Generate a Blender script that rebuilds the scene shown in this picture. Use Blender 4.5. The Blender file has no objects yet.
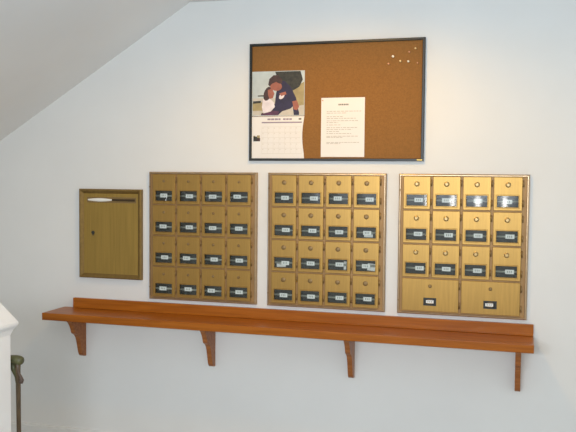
import bpy, bmesh, math, random
from mathutils import Vector, Matrix
random.seed(7)
PI = math.pi
sc = bpy.context.scene
C = sc.collection
Z0 = 1.59                      # height of the mailbox tops above the floor

# ------------------------------------------------------------------ materials
def srgb(r, g, b):
    f = lambda c: (c/255/12.92) if c/255 <= 0.04045 else ((c/255+0.055)/1.055)**2.4
    return (f(r), f(g), f(b), 1.0)

def mat(name, rgb, rough=0.5, metal=0.0, var=0.0, scale=(8, 8, 8), bump=0.0, bscale=200.0, spec=0.5, detail=4):
    m = bpy.data.materials.new(name); m.use_nodes = True
    nt = m.node_tree; b = nt.nodes['Principled BSDF']
    b.inputs['Base Color'].default_value = srgb(*rgb)
    b.inputs['Roughness'].default_value = rough
    b.inputs['Metallic'].default_value = metal
    b.inputs['Specular IOR Level'].default_value = spec
    tc = nt.nodes.new('ShaderNodeTexCoord')
    if var:
        mp = nt.nodes.new('ShaderNodeMapping'); mp.inputs['Scale'].default_value = scale
        nz = nt.nodes.new('ShaderNodeTexNoise'); nz.inputs['Scale'].default_value = 1.0; nz.inputs['Detail'].default_value = detail
        rp = nt.nodes.new('ShaderNodeValToRGB')
        lo = [max(0, c*(1-var)) for c in rgb]; hi = [min(255, c*(1+var)) for c in rgb]
        rp.color_ramp.elements[0].position = 0.3; rp.color_ramp.elements[0].color = srgb(*lo)
        rp.color_ramp.elements[1].position = 0.7; rp.color_ramp.elements[1].color = srgb(*hi)
        nt.links.new(tc.outputs['Object'], mp.inputs['Vector']); nt.links.new(mp.outputs['Vector'], nz.inputs['Vector'])
        nt.links.new(nz.outputs['Fac'], rp.inputs['Fac']); nt.links.new(rp.outputs['Color'], b.inputs['Base Color'])
    if bump:
        n2 = nt.nodes.new('ShaderNodeTexNoise'); n2.inputs['Scale'].default_value = bscale
        bp = nt.nodes.new('ShaderNodeBump'); bp.inputs['Strength'].default_value = bump; bp.inputs['Distance'].default_value = 0.002
        nt.links.new(tc.outputs['Object'], n2.inputs['Vector']); nt.links.new(n2.outputs['Fac'], bp.inputs['Height'])
        nt.links.new(bp.outputs['Normal'], b.inputs['Normal'])
    return m

M_wall = mat('wall_paint', (224, 223, 219), 0.75, var=0.012, scale=(2, 2, 2), bump=0.06, bscale=120)
M_ceil = mat('ceiling_paint', (230, 229, 226), 0.85, var=0.01, scale=(2, 2, 2))
M_trim = mat('trim_paint', (244, 246, 248), 0.45, var=0.01)
M_floor = mat('carpet', (170, 166, 160), 0.95, var=0.15, scale=(60, 60, 60), bump=0.5, bscale=400)
M_brass = mat('satin_brass', (166, 130, 68), 0.38, 0.7, var=0.05, scale=(90, 90, 5), bump=0.04, bscale=300)
M_brassp = mat('brass_panel', (168, 137, 70), 0.40, 0.7, var=0.05, scale=(120, 120, 4))
M_brassd = mat('brass_panel_frame', (132, 106, 56), 0.38, 0.5, var=0.05, scale=(60, 60, 60))
M_frame = mat('bronze_frame', (176, 150, 118), 0.30, 0.75, var=0.04, scale=(40, 40, 40))
M_back = mat('bank_backing', (150, 116, 72), 0.5, 0.4, var=0.05)
M_knob = mat('dial_brass', (176, 148, 96), 0.34, 0.4, var=0.03)
M_lock = mat('lock_bronze', (134, 108, 66), 0.4, 0.3, var=0.05)
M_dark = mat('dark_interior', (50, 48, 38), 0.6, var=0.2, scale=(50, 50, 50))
M_rod = mat('card_rail_steel', (180, 180, 166), 0.3, 0.25, var=0.05, scale=(30, 30, 30))
M_card = mat('card_white', (238, 236, 228), 0.6, var=0.01)
M_ink = mat('ink_grey', (120, 118, 112), 0.8, var=0.05)
M_digit = mat('ink_digit', (172, 170, 164), 0.8, var=0.03)
M_inkp = mat('ink_purple', (150, 136, 150), 0.8, var=0.05)
M_lite = mat('ink_light', (212, 206, 196), 0.8, var=0.02)
M_paper = mat('paper_white', (228, 224, 219), 0.7, var=0.008)
M_slot = mat('flap_highlight', (246, 244, 236), 0.2, 0.2, var=0.02)  # near-white base stands for the highlight on the slot flap
M_cork = mat('cork', (138, 96, 50), 0.85, var=0.05, scale=(150, 150, 150), bump=0.25, bscale=260, spec=0.25)
M_bfr = mat('black_frame', (24, 25, 22), 0.4, 0.0, var=0.05)
M_pinw = mat('pin_white', (250, 240, 215), 0.2, var=0.01)
M_piny = mat('pin_amber', (245, 214, 150), 0.2, var=0.01)
M_pinr = mat('pin_pink', (214, 160, 124), 0.25, var=0.01)
M_shaft = mat('cane_wood', (92, 76, 56), 0.45, var=0.12, scale=(60, 60, 8))
M_grip = mat('cane_grip', (84, 84, 54), 0.4, var=0.12, scale=(40, 40, 40))
M_strap = mat('cane_strap', (86, 70, 60), 0.6, var=0.1)
M_screw = mat('screw_dark', (140, 112, 70), 0.45, 0.4, var=0.05)

def wood(name, lo, hi, rough=0.33):
    m = bpy.data.materials.new(name); m.use_nodes = True
    nt = m.node_tree; b = nt.nodes['Principled BSDF']; b.inputs['Roughness'].default_value = rough
    b.inputs['Specular IOR Level'].default_value = 0.25; b.inputs['Coat Weight'].default_value = 0.03; b.inputs['Coat Roughness'].default_value = 0.15
    tc = nt.nodes.new('ShaderNodeTexCoord'); mp = nt.nodes.new('ShaderNodeMapping')
    mp.inputs['Scale'].default_value = (2.2, 40, 40)
    nz = nt.nodes.new('ShaderNodeTexNoise'); nz.inputs['Scale'].default_value = 1.5; nz.inputs['Detail'].default_value = 8
    nz.inputs['Distortion'].default_value = 0.6
    rp = nt.nodes.new('ShaderNodeValToRGB')
    rp.color_ramp.elements[0].position = 0.3; rp.color_ramp.elements[0].color = srgb(*lo)
    rp.color_ramp.elements[1].position = 0.72; rp.color_ramp.elements[1].color = srgb(*hi)
    nt.links.new(tc.outputs['Object'], mp.inputs['Vector']); nt.links.new(mp.outputs['Vector'], nz.inputs['Vector'])
    nt.links.new(nz.outputs['Fac'], rp.inputs['Fac']); nt.links.new(rp.outputs['Color'], b.inputs['Base Color'])
    return m
M_wood = wood('oak_shelf', (142, 76, 14), (176, 102, 28))
M_woodb = wood('oak_bracket', (138, 82, 42), (170, 108, 60))

def glass(name):
    m = bpy.data.materials.new(name); m.use_nodes = True
    nt = m.node_tree; nt.nodes.remove(nt.nodes['Principled BSDF'])
    out = nt.nodes['Material Output']
    tr = nt.nodes.new('ShaderNodeBsdfTransparent'); tr.inputs['Color'].default_value = (0.95, 0.97, 0.95, 1)
    gl = nt.nodes.new('ShaderNodeBsdfGlossy'); gl.inputs['Roughness'].default_value = 0.11
    lw = nt.nodes.new('ShaderNodeFresnel'); lw.inputs['IOR'].default_value = 1.55
    mx = nt.nodes.new('ShaderNodeMixShader')
    nt.links.new(lw.outputs['Fac'], mx.inputs['Fac']); nt.links.new(tr.outputs['BSDF'], mx.inputs[1])
    nt.links.new(gl.outputs['BSDF'], mx.inputs[2]); nt.links.new(mx.outputs['Shader'], out.inputs['Surface'])
    return m
M_glass = glass('pane_glass')

# ------------------------------------------------------------------ helpers
def obj(name, bm, m, parent=None, smooth=False, loc=(0, 0, 0)):
    me = bpy.data.meshes.new(name)
    bmesh.ops.recalc_face_normals(bm, faces=bm.faces)
    bm.to_mesh(me); bm.free()
    for mm in (m if isinstance(m, (list, tuple)) else [m]): me.materials.append(mm)
    if smooth:
        for p in me.polygons: p.use_smooth = True
    o = bpy.data.objects.new(name, me); C.objects.link(o)
    o.parent = parent; o.location = loc
    return o

def tag(o, label=None, cat=None, group=None, kind=None):
    if label: o['label'] = label
    if cat: o['category'] = cat
    if group: o['group'] = group
    if kind: o['kind'] = kind
    return o

def thing(name, label, cat, loc=(0, 0, 0), group=None):
    o = bpy.data.objects.new(name, None); C.objects.link(o)
    o.location = loc; o.empty_display_size = 0.05
    return tag(o, label, cat, group)

def add_box(bm, x0, x1, y0, y1, z0, z1, mi=0, bev=0.0):
    t = bmesh.new()
    vs = [t.verts.new(p) for p in ((x0,y0,z0),(x1,y0,z0),(x1,y1,z0),(x0,y1,z0),(x0,y0,z1),(x1,y0,z1),(x1,y1,z1),(x0,y1,z1))]
    for f in ((0,3,2,1),(4,5,6,7),(0,1,5,4),(1,2,6,5),(2,3,7,6),(3,0,4,7)):
        t.faces.new([vs[i] for i in f])
    if bev: bmesh.ops.bevel(t, geom=list(t.edges), offset=bev, segments=2, affect='EDGES', profile=0.6)
    merge(bm, t, mi)

def merge(bm, t, mi=0):
    for f in t.faces: f.material_index = mi
    me = bpy.data.meshes.new('_tmp'); t.to_mesh(me); t.free()
    bm.from_mesh(me); bpy.data.meshes.remove(me)

def box(x0, x1, y0, y1, z0, z1, bev=0.0):
    bm = bmesh.new(); add_box(bm, x0, x1, y0, y1, z0, z1, 0, bev); return bm

def ring_frame(bm, x0, x1, z0, z1, prof, mi=0):
    """picture-frame moulding round a rectangle in the x-z plane; prof = [(inset, y), ...]"""
    loops = []
    for ins, y in prof:
        loops.append([bm.verts.new(p) for p in ((x0+ins, y, z0+ins), (x1-ins, y, z0+ins), (x1-ins, y, z1-ins), (x0+ins, y, z1-ins))])
    for a, b in zip(loops, loops[1:]):
        for i in range(4):
            f = bm.faces.new((a[i], a[(i+1) % 4], b[(i+1) % 4], b[i])); f.material_index = mi

def add_lathe_y(bm, cx, cz, prof, n=20, mi=0):
    """turned shape about a y axis; prof = [(radius, y), ...]"""
    loops = []
    for r, y in prof:
        if r < 1e-6: loops.append([bm.verts.new((cx, y, cz))])
        else: loops.append([bm.verts.new((cx+r*math.cos(2*PI*k/n), y, cz+r*math.sin(2*PI*k/n))) for k in range(n)])
    for a, b in zip(loops, loops[1:]):
        for i in range(n):
            j = (i+1) % n
            q = [a[0] if len(a) == 1 else a[i]] + ([a[j]] if len(a) > 1 else []) + ([b[j]] if len(b) > 1 else []) + [b[0] if len(b) == 1 else b[i]]
            if len(q) > 2: bm.faces.new(q).material_index = mi

def add_tube(bm, pts, rad, n=12, mi=0):
    """tube along points with a radius at each (rounded by shrinking radii at the ends)"""
    pts = [Vector(p) for p in pts]; loops = []
    up = Vector((0, 1, 0))
    for i, p in enumerate(pts):
        d = (pts[min(i+1, len(pts)-1)] - pts[max(i-1, 0)]).normalized()
        a = d.cross(up)
        if a.length < 1e-4: a = d.cross(Vector((1, 0, 0)))
        a.normalize(); b = d.cross(a).normalized()
        r = rad[i] if isinstance(rad, (list, tuple)) else rad
        loops.append([bm.verts.new(p + a*r*math.cos(2*PI*k/n) + b*r*math.sin(2*PI*k/n)) for k in range(n)])
    for a, b in zip(loops, loops[1:]):
        for k in range(n): bm.faces.new((a[k], a[(k+1) % n], b[(k+1) % n], b[k])).material_index = mi
    bm.faces.new(loops[0]).material_index = mi; bm.faces.new(loops[-1]).material_index = mi

def poly(bm, pts, y, mi=0):
    f = bm.faces.new([bm.verts.new((x, y, z)) for x, z in pts]); f.material_index = mi

def copy_tree(o, parent=None):
    c = o.copy(); C.objects.link(c); c.parent = parent
    for ch in list(o.children): copy_tree(ch, c)
    return c

def struct(name, bm, m):
    return tag(obj(name, bm, m), kind='structure')

# ------------------------------------------------------------------ setting
XL, XR, YB = -2.9, 2.75, -5.6
ZC = 0.910 + Z0
sx0 = -0.771                       # slope meets the flat ceiling
k = (0.911 - 0.173) / (1.969 - 0.771)       # pitch
zl = ZC - (sx0 - XL)*k
# end wall of the landing, cut to the roof slope
bm = bmesh.new()
out = [(XL, 0), (XR, 0), (XR, ZC), (sx0, ZC), (XL, zl)]
a = [bm.verts.new((x, 0, z)) for x, z in out]; b = [bm.verts.new((x, 0.12, z)) for x, z in out]
bm.faces.new(a); bm.faces.new(b[::-1])
for i in range(5): bm.faces.new((a[i], b[i], b[(i+1) % 5], a[(i+1) % 5]))
struct('wall_back', bm, M_wall)
struct('floor', box(XL-0.1, XR+0.1, YB, 0.12, -0.08, 0), M_floor)
bm = bmesh.new()
add_box(bm, sx0, XR+0.1, YB, 0.12, ZC, ZC+0.1)
struct('ceiling', bm, M_ceil)
bm = bmesh.new()                            # sloping ceiling under the stair
pr = [(XL, zl), (sx0, ZC), (sx0, ZC+0.1), (XL-0.06, zl+0.1)]
a = [bm.verts.new((x, YB, z)) for x, z in pr]; b = [bm.verts.new((x, 0.12, z)) for x, z in pr]
bm.faces.new(a); bm.faces.new(b[::-1])
for i in range(4): bm.faces.new((a[i], b[i], b[(i+1) % 4], a[(i+1) % 4]))
struct('ceiling_slope', bm, M_ceil)
struct('wall_left', box(XL-0.1, XL, YB, 0.12, 0, zl+0.02), M_wall)
# baseboard along the end wall
bm = bmesh.new()
add_box(bm, XL, XR, -0.014, 0, 0, 0.098); add_box(bm, XL, XR, -0.009, 0, 0.098, 0.108)
struct('baseboard_back', bm, M_wall)

# ------------------------------------------------------------------ mailbox banks
W, H = 0.626, 0.702
DW, PX, LM = 0.1295, 0.1455, 0.026
DH, PZ, TM = 0.1585, 0.1698, 0.0145
YF, YD = -0.020, -0.023                      # frame face, door face

def door_mesh(w, h, win):
    """door plate with a framed opening; origin top-left, face at YD"""
    bm = bmesh.new()
    wx0, wx1, wz0, wz1 = win
    xs = [0, wx0, wx1, w]; zs = [-h, wz0, wz1, 0]
    g = [[bm.verts.new((x, YD, z)) for x in xs] for z in zs]
    for i in range(3):
        for j in range(3):
            if not (i == 1 and j == 1): bm.faces.new((g[i][j], g[i][j+1], g[i+1][j+1], g[i+1][j]))
    # rolled outer edge
    loops = []
    for ins, y in ((0, YD), (-0.002, YD+0.002), (-0.002, YD+0.012)):
        loops.append([bm.verts.new(p) for p in ((ins, y, -h+ins), (w-ins, y, -h+ins), (w-ins, y, -ins), (ins, y, -ins))])
    for a, b in zip(loops, loops[1:]):
        for i in range(4): bm.faces.new((a[i], a[(i+1) % 4], b[(i+1) % 4], b[i]))
    # raised bezel and returns of the opening
    ring_frame(bm, wx0-0.006, wx1+0.006, wz0-0.006, wz1+0.006,
               [(0, YD), (0.0015, YD-0.002), (0.0045, YD-0.002), (0.006, YD), (0.006, YD+0.012)])
    return bm

def dial(bm, cx, cz, r):
    add_lathe_y(bm, cx, cz, [(r*1.15, YD+0.001), (r*1.15, YD-0.002), (r, YD-0.003), (r*0.9, YD-0.0075), (r*0.55, YD-0.0095), (0, YD-0.0095)], 24)

def lock(bm, cx, cz, r):
    add_lathe_y(bm, cx, cz, [(r*1.2, YD+0.001), (r*1.2, YD-0.0015), (r, YD-0.003), (r*0.5, YD-0.0045), (0, YD-0.0045)], 20)
    add_box(bm, cx-r*0.14, cx+r*0.14, YD-0.0052, YD-0.003, cz-r*0.6, cz+r*0.45)

WIN = (0.0145, 0.1135, -0.1435, -0.0895)
def small_door(kind, r):
    d = obj('door', door_mesh(DW, DH, WIN), M_brass)
    x0, x1, z0, z1 = WIN; cz = (z0+z1)/2
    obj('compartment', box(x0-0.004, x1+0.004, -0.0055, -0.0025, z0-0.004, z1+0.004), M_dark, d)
    bm = bmesh.new(); add_tube(bm, [(x0-0.002, -0.0145, cz), (x1+0.002, -0.0145, cz)], 0.0052, 14)
    obj('card_rail', bm, M_rod, d, smooth=True)
    bm = bmesh.new(); add_box(bm, -0.021, 0.021, -0.0212, -0.0200, -0.0105, 0.0105)
    for q in (-0.010, -0.001, 0.008): add_box(bm, q-0.0022, q+0.0022, -0.02145, -0.0211, -0.005, 0.005, 1)
    obj('number_card', bm, [M_card, M_digit], d, loc=((x0+x1)/2, 0, cz))
    bm = bmesh.new(); n = 12; hw, hh = (x1-x0)/2, (z1-z0)/2       # slightly bowed little pane
    g = [[bm.verts.new((-hw+2*hw*i/n, -0.0016*(1-(2*i/n-1)**2), zz)) for i in range(n+1)] for zz in (-hh, hh)]
    for i in range(n): bm.faces.new((g[0][i], g[0][i+1], g[1][i+1], g[1][i]))
    obj('window_pane', bm, M_glass, d, smooth=True, loc=((x0+x1)/2, -0.0217, cz))
    bm = bmesh.new()
    (dial if kind == 'dial' else lock)(bm, DW/2, -0.036, r)
    obj('dial_knob' if kind == 'dial' else 'lock', bm, M_knob if kind == 'dial' else M_lock, d, smooth=False)
    for zz in (-0.030, -0.125):
        bm = bmesh.new(); add_tube(bm, [(DW+0.006, -0.020, zz-0.016), (DW+0.006, -0.020, zz+0.016)], 0.0034, 10)
        obj('hinge', bm, M_screw, d, smooth=True)
    return d

def parcel_door():
    w = DW + PX
    cx, cz = w*0.5, -0.112
    win = (cx-0.024, cx+0.024, cz-0.012, cz+0.012)
    d = obj('door', door_mesh(w, DH, win), M_brass)
    bm = bmesh.new()
    ring_frame(bm, win[0]-0.008, win[1]+0.008, win[2]-0.008, win[3]+0.008, [(0, YD+0.001), (0.001, YD-0.0025), (0.008, YD-0.0025), (0.0085, YD+0.008)])
    obj('card_frame', bm, M_bfr, d)
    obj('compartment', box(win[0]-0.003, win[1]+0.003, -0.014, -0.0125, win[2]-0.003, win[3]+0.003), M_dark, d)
    bm = bmesh.new(); add_box(bm, -0.019, 0.019, -0.0200, -0.0188, -0.0075, 0.0075)
    for q in (-0.009, 0.0, 0.009): add_box(bm, q-0.0022, q+0.0022, -0.0203, -0.0199, -0.004, 0.004, 1)
    obj('number_card', bm, [M_card, M_digit], d, loc=(cx, 0, cz))
    bm = bmesh.new(); lock(bm, cx, -0.034, 0.0075)
    obj('lock', bm, M_lock, d)
    for zz in (-0.030, -0.125):
        bm = bmesh.new(); add_tube(bm, [(w+0.006, -0.020, zz-0.016), (w+0.006, -0.020, zz+0.016)], 0.0034, 10)
        obj('hinge', bm, M_screw, d, smooth=True)
    return d

def bank_shell(x, label):
    t = thing('mailbox_bank', label, 'mailboxes', (x, 0, Z0), 'wall mailbox banks')
    bm = bmesh.new()
    ring_frame(bm, 0, W, -H, 0, [(0, -0.0005), (0, -0.0145), (0.002, -0.0188), (0.0062, YF-0.001), (0.0090, YF-0.001), (0.0115, -0.0165), (0.0115, -0.0005)])
    obj('frame', bm, M_frame, t)
    bm = bmesh.new()
    # face plate behind the doors, pierced behind every opening by the recess boxes
    add_box(bm, 0.010, W-0.010, -0.0025, -0.0005, -H+0.010, -0.010)
    xs = [0.010] + [LM+PX*c+d for c in range(4) for d in (0.004, DW-0.004)] + [W-0.010]
    for c in range(0, len(xs), 2): add_box(bm, xs[c], xs[c+1], -0.0165, -0.0025, -H+0.010, -0.010)
    zs = [0.010] + [TM+PZ*r+d for r in range(4) for d in (0.004, DH-0.004)] + [H-0.010]
    for r in range(0, len(zs), 2):
        for c in range(4): add_box(bm, LM+PX*c+0.004, LM+PX*c+DW-0.004, -0.0165, -0.0025, -zs[r+1], -zs[r])
    obj('face_plate', bm, M_back, t)
    for zz in (-0.082, -H+0.068):
        bm = bmesh.new(); add_lathe_y(bm, 0.006, zz, [(0.0045, YF-0.0005), (0.004, YF-0.003), (0, YF-0.0035)], 12)
        obj('screw', bm, M_screw, t)
    return t

def place_doors(t, proto, cells, flag=[0]):
    for i, (r, c) in enumerate(cells):
        d = proto if i == 0 else copy_tree(proto)
        d.parent = t
        d.location = (LM + PX*c, 0, -TM - PZ*r)
        for ch in d.children:
            n = ch.name.split('.')[0]
            if n == 'number_card': ch.location.x += random.choice((-0.010, -0.004, 0, 0.004, 0.006, 0.010)); ch.location.z += random.uniform(-0.002, 0.002)
            if n == 'window_pane': ch.rotation_euler = (math.radians(random.uniform(-0.3, 0.3)), 0, math.radians(random.uniform(-0.3, 0.3)))

x1, x2, x3 = -1.0016, -0.3156, 0.3734
b1 = bank_shell(x1, 'left bank of sixteen small brass mailbox doors, next to the plain brass mail drop panel')
place_doors(b1, small_door('lock', 0.0065), [(r, c) for r in range(4) for c in range(4)])
b2 = bank_shell(x2, 'middle bank of sixteen small brass mailbox doors, directly below the cork board')
place_doors(b2, small_door('lock', 0.0105), [(r, c) for r in range(4) for c in range(4)])
b3 = bank_shell(x3, 'right bank of brass mailboxes with two wide parcel doors in its bottom row')
place_doors(b3, small_door('dial', 0.0115), [(r, c) for r in range(3) for c in range(4)])
place_doors(b3, parcel_door(), [(3, 0), (3, 2)])

# letters seen through some of the little windows of the middle bank
def envelope(bank_x, r, c, dx, w, h, tilt, label):
    bm = bmesh.new(); add_box(bm, -w/2, w/2, -0.0004, 0.0004, 0, h)
    poly(bm, [(-w/2+0.001, h-0.001), (w/2-0.001, h-0.001), (0, h*0.55)], -0.0006, 1)
    o = obj('envelope', bm, [M_card, M_lite])
    o.location = (bank_x + LM + PX*c + WIN[0] + dx, -0.0082, Z0 - TM - PZ*r + WIN[2] + 0.003)
    o.rotation_euler = (0, tilt, 0)
    tag(o, label, 'envelope', 'letters inside mailboxes')
envelope(x2, 2, 2, 0.085, 0.013, 0.042, 0.03, 'white letter on edge behind the third window in row three, middle mailbox bank')
envelope(x2, 2, 3, 0.075, 0.040, 0.036, 0.10, 'white letter behind the rightmost window in row three of the middle mailbox bank')
envelope(x2, 2, 0, 0.035, 0.050, 0.018, -0.04, 'low white letter behind the leftmost window in row three, middle mailbox bank')
envelope(x2, 1, 3, 0.060, 0.045, 0.016, 0.0, 'low white letter behind the rightmost window in row two, middle mailbox bank')

# ------------------------------------------------------------------ mail drop panel on the left
t = thing('mail_drop_panel', 'plain brass mail drop panel with one slot, left of all the mailboxes', 'mail slot', (-1.4346, 0, Z0-0.099))
pw, ph = 0.388, 0.502
bm = bmesh.new()
ring_frame(bm, 0, pw, -ph, 0, [(0, -0.0005), (0, -0.022), (0.005, -0.026), (0.010, -0.026), (0.026, -0.012), (0.026, -0.0005)])
obj('frame', bm, M_brassd, t)
obj('face_panel', box(0.0255, pw-0.0255, -0.0125, -0.0005, -ph+0.0255, -0.0255), M_brassp, t)
bm = bmesh.new(); add_box(bm, 0.046, 0.352, -0.0140, -0.0120, -0.077, -0.045, 0, 0.0008)
s = obj('mail_slot', bm, M_lock, t)
bm = bmesh.new()                              # slot flap, bowed outward; pale lens-shaped left half paints in a highlight
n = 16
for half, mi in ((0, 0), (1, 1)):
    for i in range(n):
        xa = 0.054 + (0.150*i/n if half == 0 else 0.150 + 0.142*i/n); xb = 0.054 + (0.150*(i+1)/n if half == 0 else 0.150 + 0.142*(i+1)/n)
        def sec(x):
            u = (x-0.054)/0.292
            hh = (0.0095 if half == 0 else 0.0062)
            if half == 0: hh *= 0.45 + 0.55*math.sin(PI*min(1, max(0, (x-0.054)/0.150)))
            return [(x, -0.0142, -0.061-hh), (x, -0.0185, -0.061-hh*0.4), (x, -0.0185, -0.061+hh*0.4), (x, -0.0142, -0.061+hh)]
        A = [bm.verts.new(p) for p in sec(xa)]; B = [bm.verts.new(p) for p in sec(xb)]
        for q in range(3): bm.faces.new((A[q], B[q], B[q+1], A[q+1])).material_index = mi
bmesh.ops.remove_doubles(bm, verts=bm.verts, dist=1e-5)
tag(obj('slot_flap', bm, [M_slot, mat('slot_shadow_bronze', (66, 50, 26), 0.5, 0.2, var=0.05)], s, smooth=True), 'polished slot flap with a highlight painted on its left half, dark right half')
bm = bmesh.new()
add_lathe_y(bm, 0.083, -0.246, [(0.010, -0.012), (0.010, -0.015), (0.007, -0.017), (0, -0.017)], 16)
add_box(bm, 0.082, 0.088, -0.0185, -0.016, -0.262, -0.244)
obj('lock', bm, M_dark, t)

# ------------------------------------------------------------------ cork board and what is pinned to it
BX, BZ, BW, BH = -0.4216, Z0+0.062, 0.914, 0.61
t = thing('cork_board', 'large cork bulletin board in a thin black frame above the mailboxes', 'bulletin board', (BX, 0, BZ))
bm = bmesh.new()
ring_frame(bm, 0, BW, 0, BH, [(0, -0.0005), (0, -0.018), (0.002, -0.020), (0.011, -0.020), (0.013, -0.018), (0.013, -0.0005)])
obj('frame', bm, M_bfr, t)
obj('cork_panel', box(0.0125, BW-0.0125, -0.010, -0.0008, 0.0125, BH-0.0125), M_cork, t)
bm = bmesh.new(); add_box(bm, BW-0.032, BW-0.006, -0.0212, -0.0195, 0.003, 0.010)
tag(obj('maker_plate', bm, M_brassp, t), 'tiny pale metal plate on the lower right of the frame')

# calendar : photograph page above, date page below, hung by its wire binding
cx, cz = -0.408, Z0+0.528
cw = 0.286
t = thing('wall_calendar', 'wall calendar with a photograph page, pinned to the left of the cork board', 'calendar', (cx, 0, cz))
cols = [mat('photo_sky', (186, 194, 192), .5, var=.04, scale=(20,20,20)), mat('photo_grass', (158, 142, 98), .5, var=.08, scale=(30,30,30)),
        mat('photo_leaves', (46, 44, 34), .5, var=.3, scale=(60,60,60)), mat('photo_navy', (38, 30, 58), .5, var=.15, scale=(40,40,40)),
        mat('photo_skin', (156, 92, 72), .5, var=.08, scale=(40,40,40)), mat('photo_hair', (66, 42, 36), .5, var=.15, scale=(50,50,50)),
        mat('photo_white', (222, 212, 214), .5, var=.04, scale=(40,40,40)), mat('photo_plum', (84, 44, 70), .5, var=.15, scale=(40,40,40)), 
        mat('photo_sand', (190, 182, 168), .5, var=.04, scale=(40,40,40))]
h1 = 0.232
bm = bmesh.new(); add_box(bm, 0, cw, -0.0122, -0.0116, -h1, 0)
Y = [-0.01225]
def pp(pts, mi):
    Y[0] -= 0.00004
    # points as fractions of the page : x right, y down
    poly(bm, [(x*cw, -y*h1) for x, y in pts], Y[0], mi)
def blob(cx_, cy_, rx, ry, mi, rot=0, n=16):
    pp([(cx_ + rx*math.cos(a)*math.cos(rot) - ry*math.sin(a)*math.sin(rot), cy_ + rx*math.cos(a)*math.sin(rot) + ry*math.sin(a)*math.cos(rot)) for a in [2*PI*i/n for i in range(n)]], mi)
E_ = 0.012
pp([(0.01, E_), (0.99, E_), (0.99, .60), (0.01, .60)], 0)
pp([(0.01, .60), (0.99, .60), (0.99, .985), (0.01, .985)], 8)
pp([(0.01, .70), (.35, .68), (.35, .88), (0.01, .88)], 1)
pp([(0.02, .665), (.17, .655), (.17, .705), (0.02, .72)], 2)
pp([(.74, .42), (.99, .25), (.99, .76), (.80, .80)], 1)
pp([(.44, E_), (.92, E_), (.965, .2), (.90, .36), (.78, .44), (.62, .36), (.50, .20)], 2)
pp([(.11, .535), (.26, .53), (.26, .56), (.11, .56)], 2)
# crouching adult in navy
pp([(.52, .22), (.62, .22), (.74, .36), (.84, .60), (.86, .70), (.74, .84), (.58, .90), (.50, .985), (.17, .985), (.18, .94), (.34, .88), (.44, .72), (.46, .50)], 3)
pp([(.18, .985), (.20, .93), (.36, .88), (.52, .90), (.50, .985)], 7)
pp([(.78, .78), (.86, .76), (.90, .93), (.90, .985), (.80, .985)], 3)
pp([(.77, .68), (.86, .66), (.90, .80), (.86, .88), (.80, .86)], 4)
# child with a white top
pp([(.21, .62), (.32, .58), (.42, .70), (.44, .80), (.36, .90), (.22, .94), (.19, .80)], 6)
blob(.30, .50, .075, .16, 5, .25)
pp([(.30, .42), (.38, .38), (.43, .50), (.40, .60), (.34, .62), (.31, .54)], 4)
# adult head bowed over the child
blob(.46, .34, .115, .10, 4, .3)
pp([(.31, .30), (.33, .17), (.41, .09), (.50, .09), (.57, .18), (.58, .27), (.52, .28), (.46, .24), (.38, .28), (.34, .34)], 5)
blob(.57, .56, .045, .075, 6, .5)
pp([(.52, .50), (.64, .46), (.66, .52), (.56, .56)], 4)
obj('photo_page', bm, cols, t)
h2 = 0.222
bm = bmesh.new()
nx, nz = 8, 8                                  # page with a slight curl toward its right edge
def pt(u, v):
    inset = 0.010*math.sin(PI*min(1, v*1.1)) if u > .5 else 0
    return (u*cw - inset*(u-.5)*2, -0.0122 - 0.006*max(0, u-.6)*max(0, math.sin(PI*v)), -h1-0.003 - v*h2)
g = [[bm.verts.new(pt(i/nx, j/nz)) for i in range(nx+1)] for j in range(nz+1)]
for j in range(nz):
    for i in range(nx): bm.faces.new((g[j][i], g[j+1][i], g[j+1][i+1], g[j][i+1]))
def mark(u0, u1, v0, v1, mi):
    for s_ in range(6):
        a_, b_ = u0+(u1-u0)*s_/6, u0+(u1-u0)*(s_+1)/6
        q = [pt(a_, v0), pt(b_, v0), pt(b_, v1), pt(a_, v1)]
        bm.faces.new([bm.verts.new((x, y-0.0006, z)) for x, y, z in q]).material_index = mi
for i, (a_, b_) in enumerate(((.30, .36), (.37, .43), (.44, .50), (.51, .55), (.60, .65), (.66, .71), (.72, .77))): mark(a_, b_, .045, .085, 2)
mark(.90, .95, .04, .085, 1)
mark(.19, .97, .125, .155, 2)
for r in range(6): mark(.19, .96, .24+.125*r, .247+.125*r, 3)
for c in range(8): mark(.19+.11*c, .194+.11*c, .24, .87, 3)
for r in range(5):
    for c in range(7): mark(.205+.11*c, .225+.11*c, .262+.125*r, .285+.125*r, 3)
mark(.03, .10, .47, .58, 4); mark(.10, .155, .44, .50, 5); mark(.10, .16, .50, .58, 6); mark(.03, .07, .45, .50, 5)
obj('date_page', bm, [M_paper, M_ink, M_inkp, M_lite, cols[2], cols[1], cols[5]], t)
bm = bmesh.new()
for i in range(30):
    x = 0.008 + i*(cw-0.016)/29
    add_tube(bm, [(x, -0.0115, -h1+0.002), (x, -0.0140, -h1), (x, -0.0140, -h1-0.003), (x, -0.0115, -h1-0.006)], 0.0006, 5)
obj('wire_binding', bm, M_lite, t)

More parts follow.
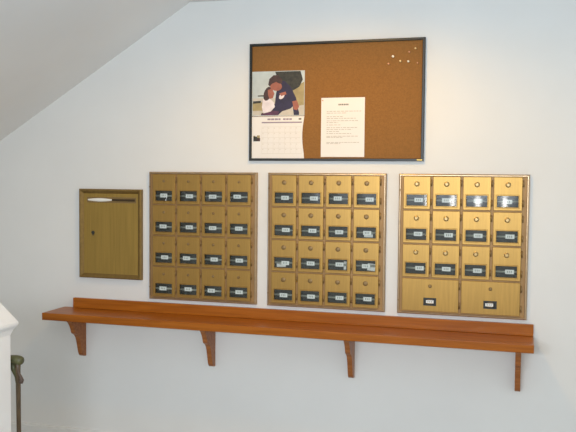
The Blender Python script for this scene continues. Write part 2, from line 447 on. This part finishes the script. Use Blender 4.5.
# typed notice
nx0, nx1, nzt, nzb = -0.033, 0.194, Z0+0.3845, Z0+0.0825
t = thing('notice_sheet', 'white typed notice sheet pinned to the middle of the cork board', 'paper', (nx0, 0, nzb))
nw, nh = nx1-nx0, nzt-nzb
bm = bmesh.new()
g = [[bm.verts.new((nw*i/6, -0.0118 - 0.0035*(j/6)**2*0 - 0.002*math.sin(PI*i/6), nh*j/6)) for i in range(7)] for j in range(7)]
for j in range(6):
    for i in range(6): bm.faces.new((g[j][i], g[j][i+1], g[j+1][i+1], g[j+1][i]))
obj('sheet', bm, M_paper, t)
bm = bmesh.new()
def dash(u0, u1, v, th):
    xs = [u0 + (u1-u0)*i/5 for i in range(6)]
    for a_, b_ in zip(xs, xs[1:]):
        y = lambda u: -0.0118 - 0.002*math.sin(PI*u) - 0.0007
        bm.faces.new([bm.verts.new(p) for p in ((a_*nw, y(a_), nh*(1-v-th)), (b_*nw, y(b_), nh*(1-v-th)), (b_*nw, y(b_), nh*(1-v)), (a_*nw, y(a_), nh*(1-v)))])
def line(u0, u1, v, th):
    u = u0
    while u < u1:
        w_ = random.uniform(.03, .10); dash(u, min(u1, u+w_), v, th); u += w_ + .018
for i in range(6): dash(.40+.04*i, .43+.04*i, .105, .026)
o = obj('heading', bm, M_ink, t)
bm = bmesh.new()
for v, e in ((.225, .92), (.255, .60), (.315, .50), (.345, .80), (.385, .85), (.415, .40), (.455, .45), (.50, .83), (.53, .72), (.565, .42), (.60, .70), (.645, .85), (.665, .50), (.75, .88), (.77, .45)):
    line(.13, e, v, .009)
obj('text_lines', bm, M_lite if False else mat('ink_pale', (176, 170, 160), .8, var=.05), t)

def push_pin(x, z, m, label, group='push pins in the cork board', s=1.0):
    bm = bmesh.new()
    add_lathe_y(bm, 0, 0, [(0.0005, 0.004), (0.0007, -0.002), (0.0042*s, -0.002), (0.0046*s, -0.0035), (0.0028*s, -0.0050), (0.0024*s, -0.0085), (0.0044*s, -0.0105), (0.0036*s, -0.0120), (0, -0.0124)], 14)
    o = obj('push_pin', bm, m, smooth=True, loc=(x, -0.0100, z))
    return tag(o, label, 'push pin', group)
pins = [(0.333, 0.583, M_pinw, 1.3, 'bright cream push pin, upper left of the loose pins on the cork'),
        (0.311, 0.547, M_pinr, 1.0, 'dull pink push pin, lowest left of the loose pins on the cork'),
        (0.370, 0.559, M_piny, 1.1, 'pale amber push pin, left one of the two middle low pins on the cork'),
        (0.410, 0.556, M_pinw, 1.15, 'bright cream push pin, right one of the two middle low pins on the cork'),
        (0.414, 0.602, M_pinr, 0.9, 'dull pink push pin just left of the topmost pin on the cork'),
        (0.444, 0.619, M_piny, 1.0, 'pale amber push pin, topmost, near the corner of the cork board'),
        (0.455, 0.547, M_pinr, 0.7, 'small dull pink push pin, lowest right, next to the black frame')]
for x, z, m, s_, lb in pins: push_pin(x, Z0+z, m, lb, s=s_)
push_pin(-0.024, Z0+0.371, M_pinr, 'small pink push pin in the top left corner of the typed notice', s=0.6).location.y = -0.0114

# ------------------------------------------------------------------ shelf under the mailboxes
t = thing('wall_shelf', 'long orange oak wall shelf on four scrolled brackets under the mailboxes', 'shelf', (-1.5456, 0, Z0-0.778))
L = 1.0334 + 1.5456
bm = bmesh.new()                              
q = [(0, -0.225), (L, -0.225), (L, -0.0005), (0, -0.0005)]
t_ = bmesh.new()
a = [t_.verts.new((x, y, -0.040)) for x, y in q]; b = [t_.verts.new((x, y, 0)) for x, y in q]
t_.faces.new(a[::-1]); t_.faces.new(b)
for i in range(4): t_.faces.new((a[i], a[(i+1) % 4], b[(i+1) % 4], b[i]))
bmesh.ops.bevel(t_, geom=list(t_.edges), offset=0.004, segments=2, affect='EDGES', profile=0.6)
merge(bm, t_)
obj('shelf_board', bm, M_wood, t)
bm = bmesh.new(); add_box(bm, 0.068, L-0.0005, -0.021, -0.0005, 0.0003, 0.057, 0, 0.003)
obj('backsplash', bm, M_wood, t)
prof = [(0, 0), (-0.165, 0), (-0.163, -0.010), (-0.150, -0.022), (-0.135, -0.040), (-0.124, -0.060), (-0.116, -0.082), (-0.108, -0.090), (-0.098, -0.094),
        (-0.086, -0.102), (-0.074, -0.116), (-0.065, -0.136), (-0.058, -0.160), (-0.051, -0.185), (-0.045, -0.205), (-0.037, -0.222), (-0.026, -0.231), (-0.012, -0.234), (0, -0.234)]
pb = bmesh.new()
for s_ in (0,):
    a = [pb.verts.new((-0.026, y-0.0005, z)) for y, z in prof]; b = [pb.verts.new((0, y-0.0005, z)) for y, z in prof]
    pb.faces.new(a); pb.faces.new(b[::-1])
    for i in range(len(prof)): pb.faces.new((a[i], a[(i+1) % len(prof)], b[(i+1) % len(prof)], b[i]))
br = obj('bracket', pb, M_woodb, t)
for i, x in enumerate((-1.405, -0.613, 0.157, 0.978)):
    o = br if i == 0 else br.copy()
    if i: C.objects.link(o)
    o.parent = t; o.location = (x+1.5456, 0, -0.0402)

# ------------------------------------------------------------------ newel post at the left
th = math.radians(-2.5)
t = thing('newel_post', 'white painted square post with a pointed cap at the left edge', 'post', (-1.320, -0.9955, 0))
t.rotation_euler = (0, 0, th)
obj('post_shaft', box(-0.076, 0.076, -0.076, 0.076, 0, Z0-0.735, 0.003), M_trim, t)
bm = bmesh.new()
loops = []
for h_, z in ((0.0765, Z0-0.746), (0.079, Z0-0.738), (0.085, Z0-0.722), (0.097, Z0-0.707), (0.1, Z0-0.699), (0.1, Z0-0.689)):
    loops.append([bm.verts.new((sx*h_, sy*h_, z)) for sx, sy in ((-1,-1),(1,-1),(1,1),(-1,1))])
for a, b in zip(loops, loops[1:]):
    for i in range(4): bm.faces.new((a[i], a[(i+1) % 4], b[(i+1) % 4], b[i]))
ap = bm.verts.new((0, 0, Z0-0.52))
for i in range(4): bm.faces.new((loops[-1][i], loops[-1][(i+1) % 4], ap))
bm.faces.new(loops[0])
obj('post_cap', bm, M_trim, t)

# ------------------------------------------------------------------ walking cane leaning behind the post
top = Vector((-1.227, -0.890, Z0-0.877)); bot = Vector((-1.307, -0.770, 0.022))
t = thing('walking_cane', 'dark brown walking cane with an olive handle leaning behind the white post', 'cane', (bot.x, bot.y, 0))
o_ = Vector((bot.x, bot.y, 0))
d = (bot - top)
bm = bmesh.new()
add_tube(bm, [top-o_ + d*s_ for s_ in (0.0, 0.06, 0.15, 0.6, 0.98, 1.0)], [0.0125, 0.0115, 0.0112, 0.0102, 0.0095, 0.009], 14)
obj('shaft', bm, M_shaft, t, smooth=True)
bm = bmesh.new(); add_tube(bm, [bot-o_+Vector((0, 0, 0.02)), bot-o_+Vector((0, 0, -0.010)), bot-o_+Vector((0, 0, -0.022))], [0.012, 0.0135, 0.0135], 14)
obj('rubber_tip', bm, M_dark, t, smooth=True)
hd = Vector((math.cos(th), math.sin(th), 0)) * -1       # handle runs along the back of the post
hp = []
for s_, dz, r in ((-0.027, 0.0005, 0.006), (-0.0255, 0.001, 0.013), (-0.020, 0.002, 0.0185), (-0.010, 0.004, 0.0215), (0.010, 0.006, 0.0215), (0.04, 0.005, 0.020), (0.07, 0.000, 0.018), (0.095, -0.008, 0.016), (0.112, -0.018, 0.012), (0.118, -0.024, 0.005)):
    hp.append((top-o_ + hd*s_ + Vector((0, 0, dz+0.004)), r))
bm = bmesh.new(); add_tube(bm, [p for p, r in hp], [r for p, r in hp], 16)
# flared neck under the grip
add_tube(bm, [top-o_+hd*0.030+Vector((0, 0, -0.004)), top-o_+hd*0.024+Vector((0, 0, -0.035)), top-o_+d*0.10+hd*0.008, top-o_+d*0.15], [0.013, 0.012, 0.010, 0.0114], 14)
obj('handle', bm, M_grip, t, smooth=True)
bm = bmesh.new()
cpts = [top-o_+hd*p+Vector((0, 0, q)) for p, q in ((-0.004, -0.012), (0.000, -0.035), (-0.006, -0.054), (-0.016, -0.070), (-0.022, -0.083), (-0.019, -0.092), (-0.008, -0.094))]
add_tube(bm, cpts, [0.006, 0.0055, 0.006, 0.0075, 0.0085, 0.008, 0.006], 10)
obj('wrist_strap', bm, M_strap, t, smooth=True)

# ------------------------------------------------------------------ light
w = bpy.data.worlds.new('room_air'); sc.world = w; w.use_nodes = True
bg = w.node_tree.nodes['Background']; bg.inputs['Color'].default_value = (0.90, 0.94, 0.91, 1); bg.inputs['Strength'].default_value = 0.74

def area(name, loc, target, sx, sy, energy, col):
    l = bpy.data.lights.new(name, 'AREA'); l.shape = 'RECTANGLE'; l.size = sx; l.size_y = sy; l.energy = energy; l.color = col
    o = bpy.data.objects.new(name, l); C.objects.link(o); o.location = loc
    o.rotation_euler = (Vector(target)-Vector(loc)).to_track_quat('-Z', 'Y').to_euler()
    return o
l = bpy.data.lights.new('ceiling_downlight', 'SPOT'); l.energy = 31; l.color = (1.0, 0.52, 0.02); l.spot_size = math.radians(165); l.spot_blend = 0.6; l.shadow_soft_size = 0.07
o = bpy.data.objects.new('ceiling_downlight', l); C.objects.link(o); o.location = (0.12, -0.92, ZC-0.06)
o.rotation_euler = (math.radians(8), 0, 0)
area('window_light', (0.62, -4.3, Z0-0.25), (0.8, 0, Z0-0.13), 0.26, 0.10, 5, (1.0, 0.96, 0.9))
area('stair_window_light', (-2.78, -4.0, Z0-0.24), (-1, 0, Z0-0.13), 0.24, 0.10, 8, (0.95, 0.97, 1.0))
area('side_window_light', (2.7, -1.25, 1.45), (0.9, 0, 1.45), 0.35, 0.35, 1.0, (1.0, 0.97, 0.95))
area('camera_fill', (0.2, -4.3, Z0+0.05), (-0.1, 0, Z0-0.55), 2.2, 0.24, 27, (0.87, 0.98, 1.12)).data.spread = math.radians(120)  # unseen wide fill strip added behind the camera to brighten the wall
area('uplight_fill', (0.5, -1.9, 1.95), (0.5, -1.6, 3.0), 0.8, 0.8, 7, (0.5, 0.9, 1.3))  # unseen uplight added so its bounce lifts the upper wall and slope

# ------------------------------------------------------------------ camera
cam = bpy.data.cameras.new('camera'); cam.sensor_width = 36; cam.lens = 787.18/576*36
co = bpy.data.objects.new('camera', cam); C.objects.link(co)
r = Vector((0.9592034546, 0.2825679222, 0.0091707195)); u = Vector((-0.0228721813, 0.0452285666, 0.9987147942)); f = Vector((-0.2817899857, 0.9581804351, -0.0498463421))
m3 = Matrix((r, u, -f)).transposed()
co.matrix_world = Matrix.Translation((0.95466, -3.95671, Z0-0.02049)) @ m3.to_4x4()
cam.clip_start = 0.05
sc.camera = co
sc.view_settings.view_transform = 'Standard'
sc.view_settings.look = 'None'
sc.view_settings.exposure = 0.12
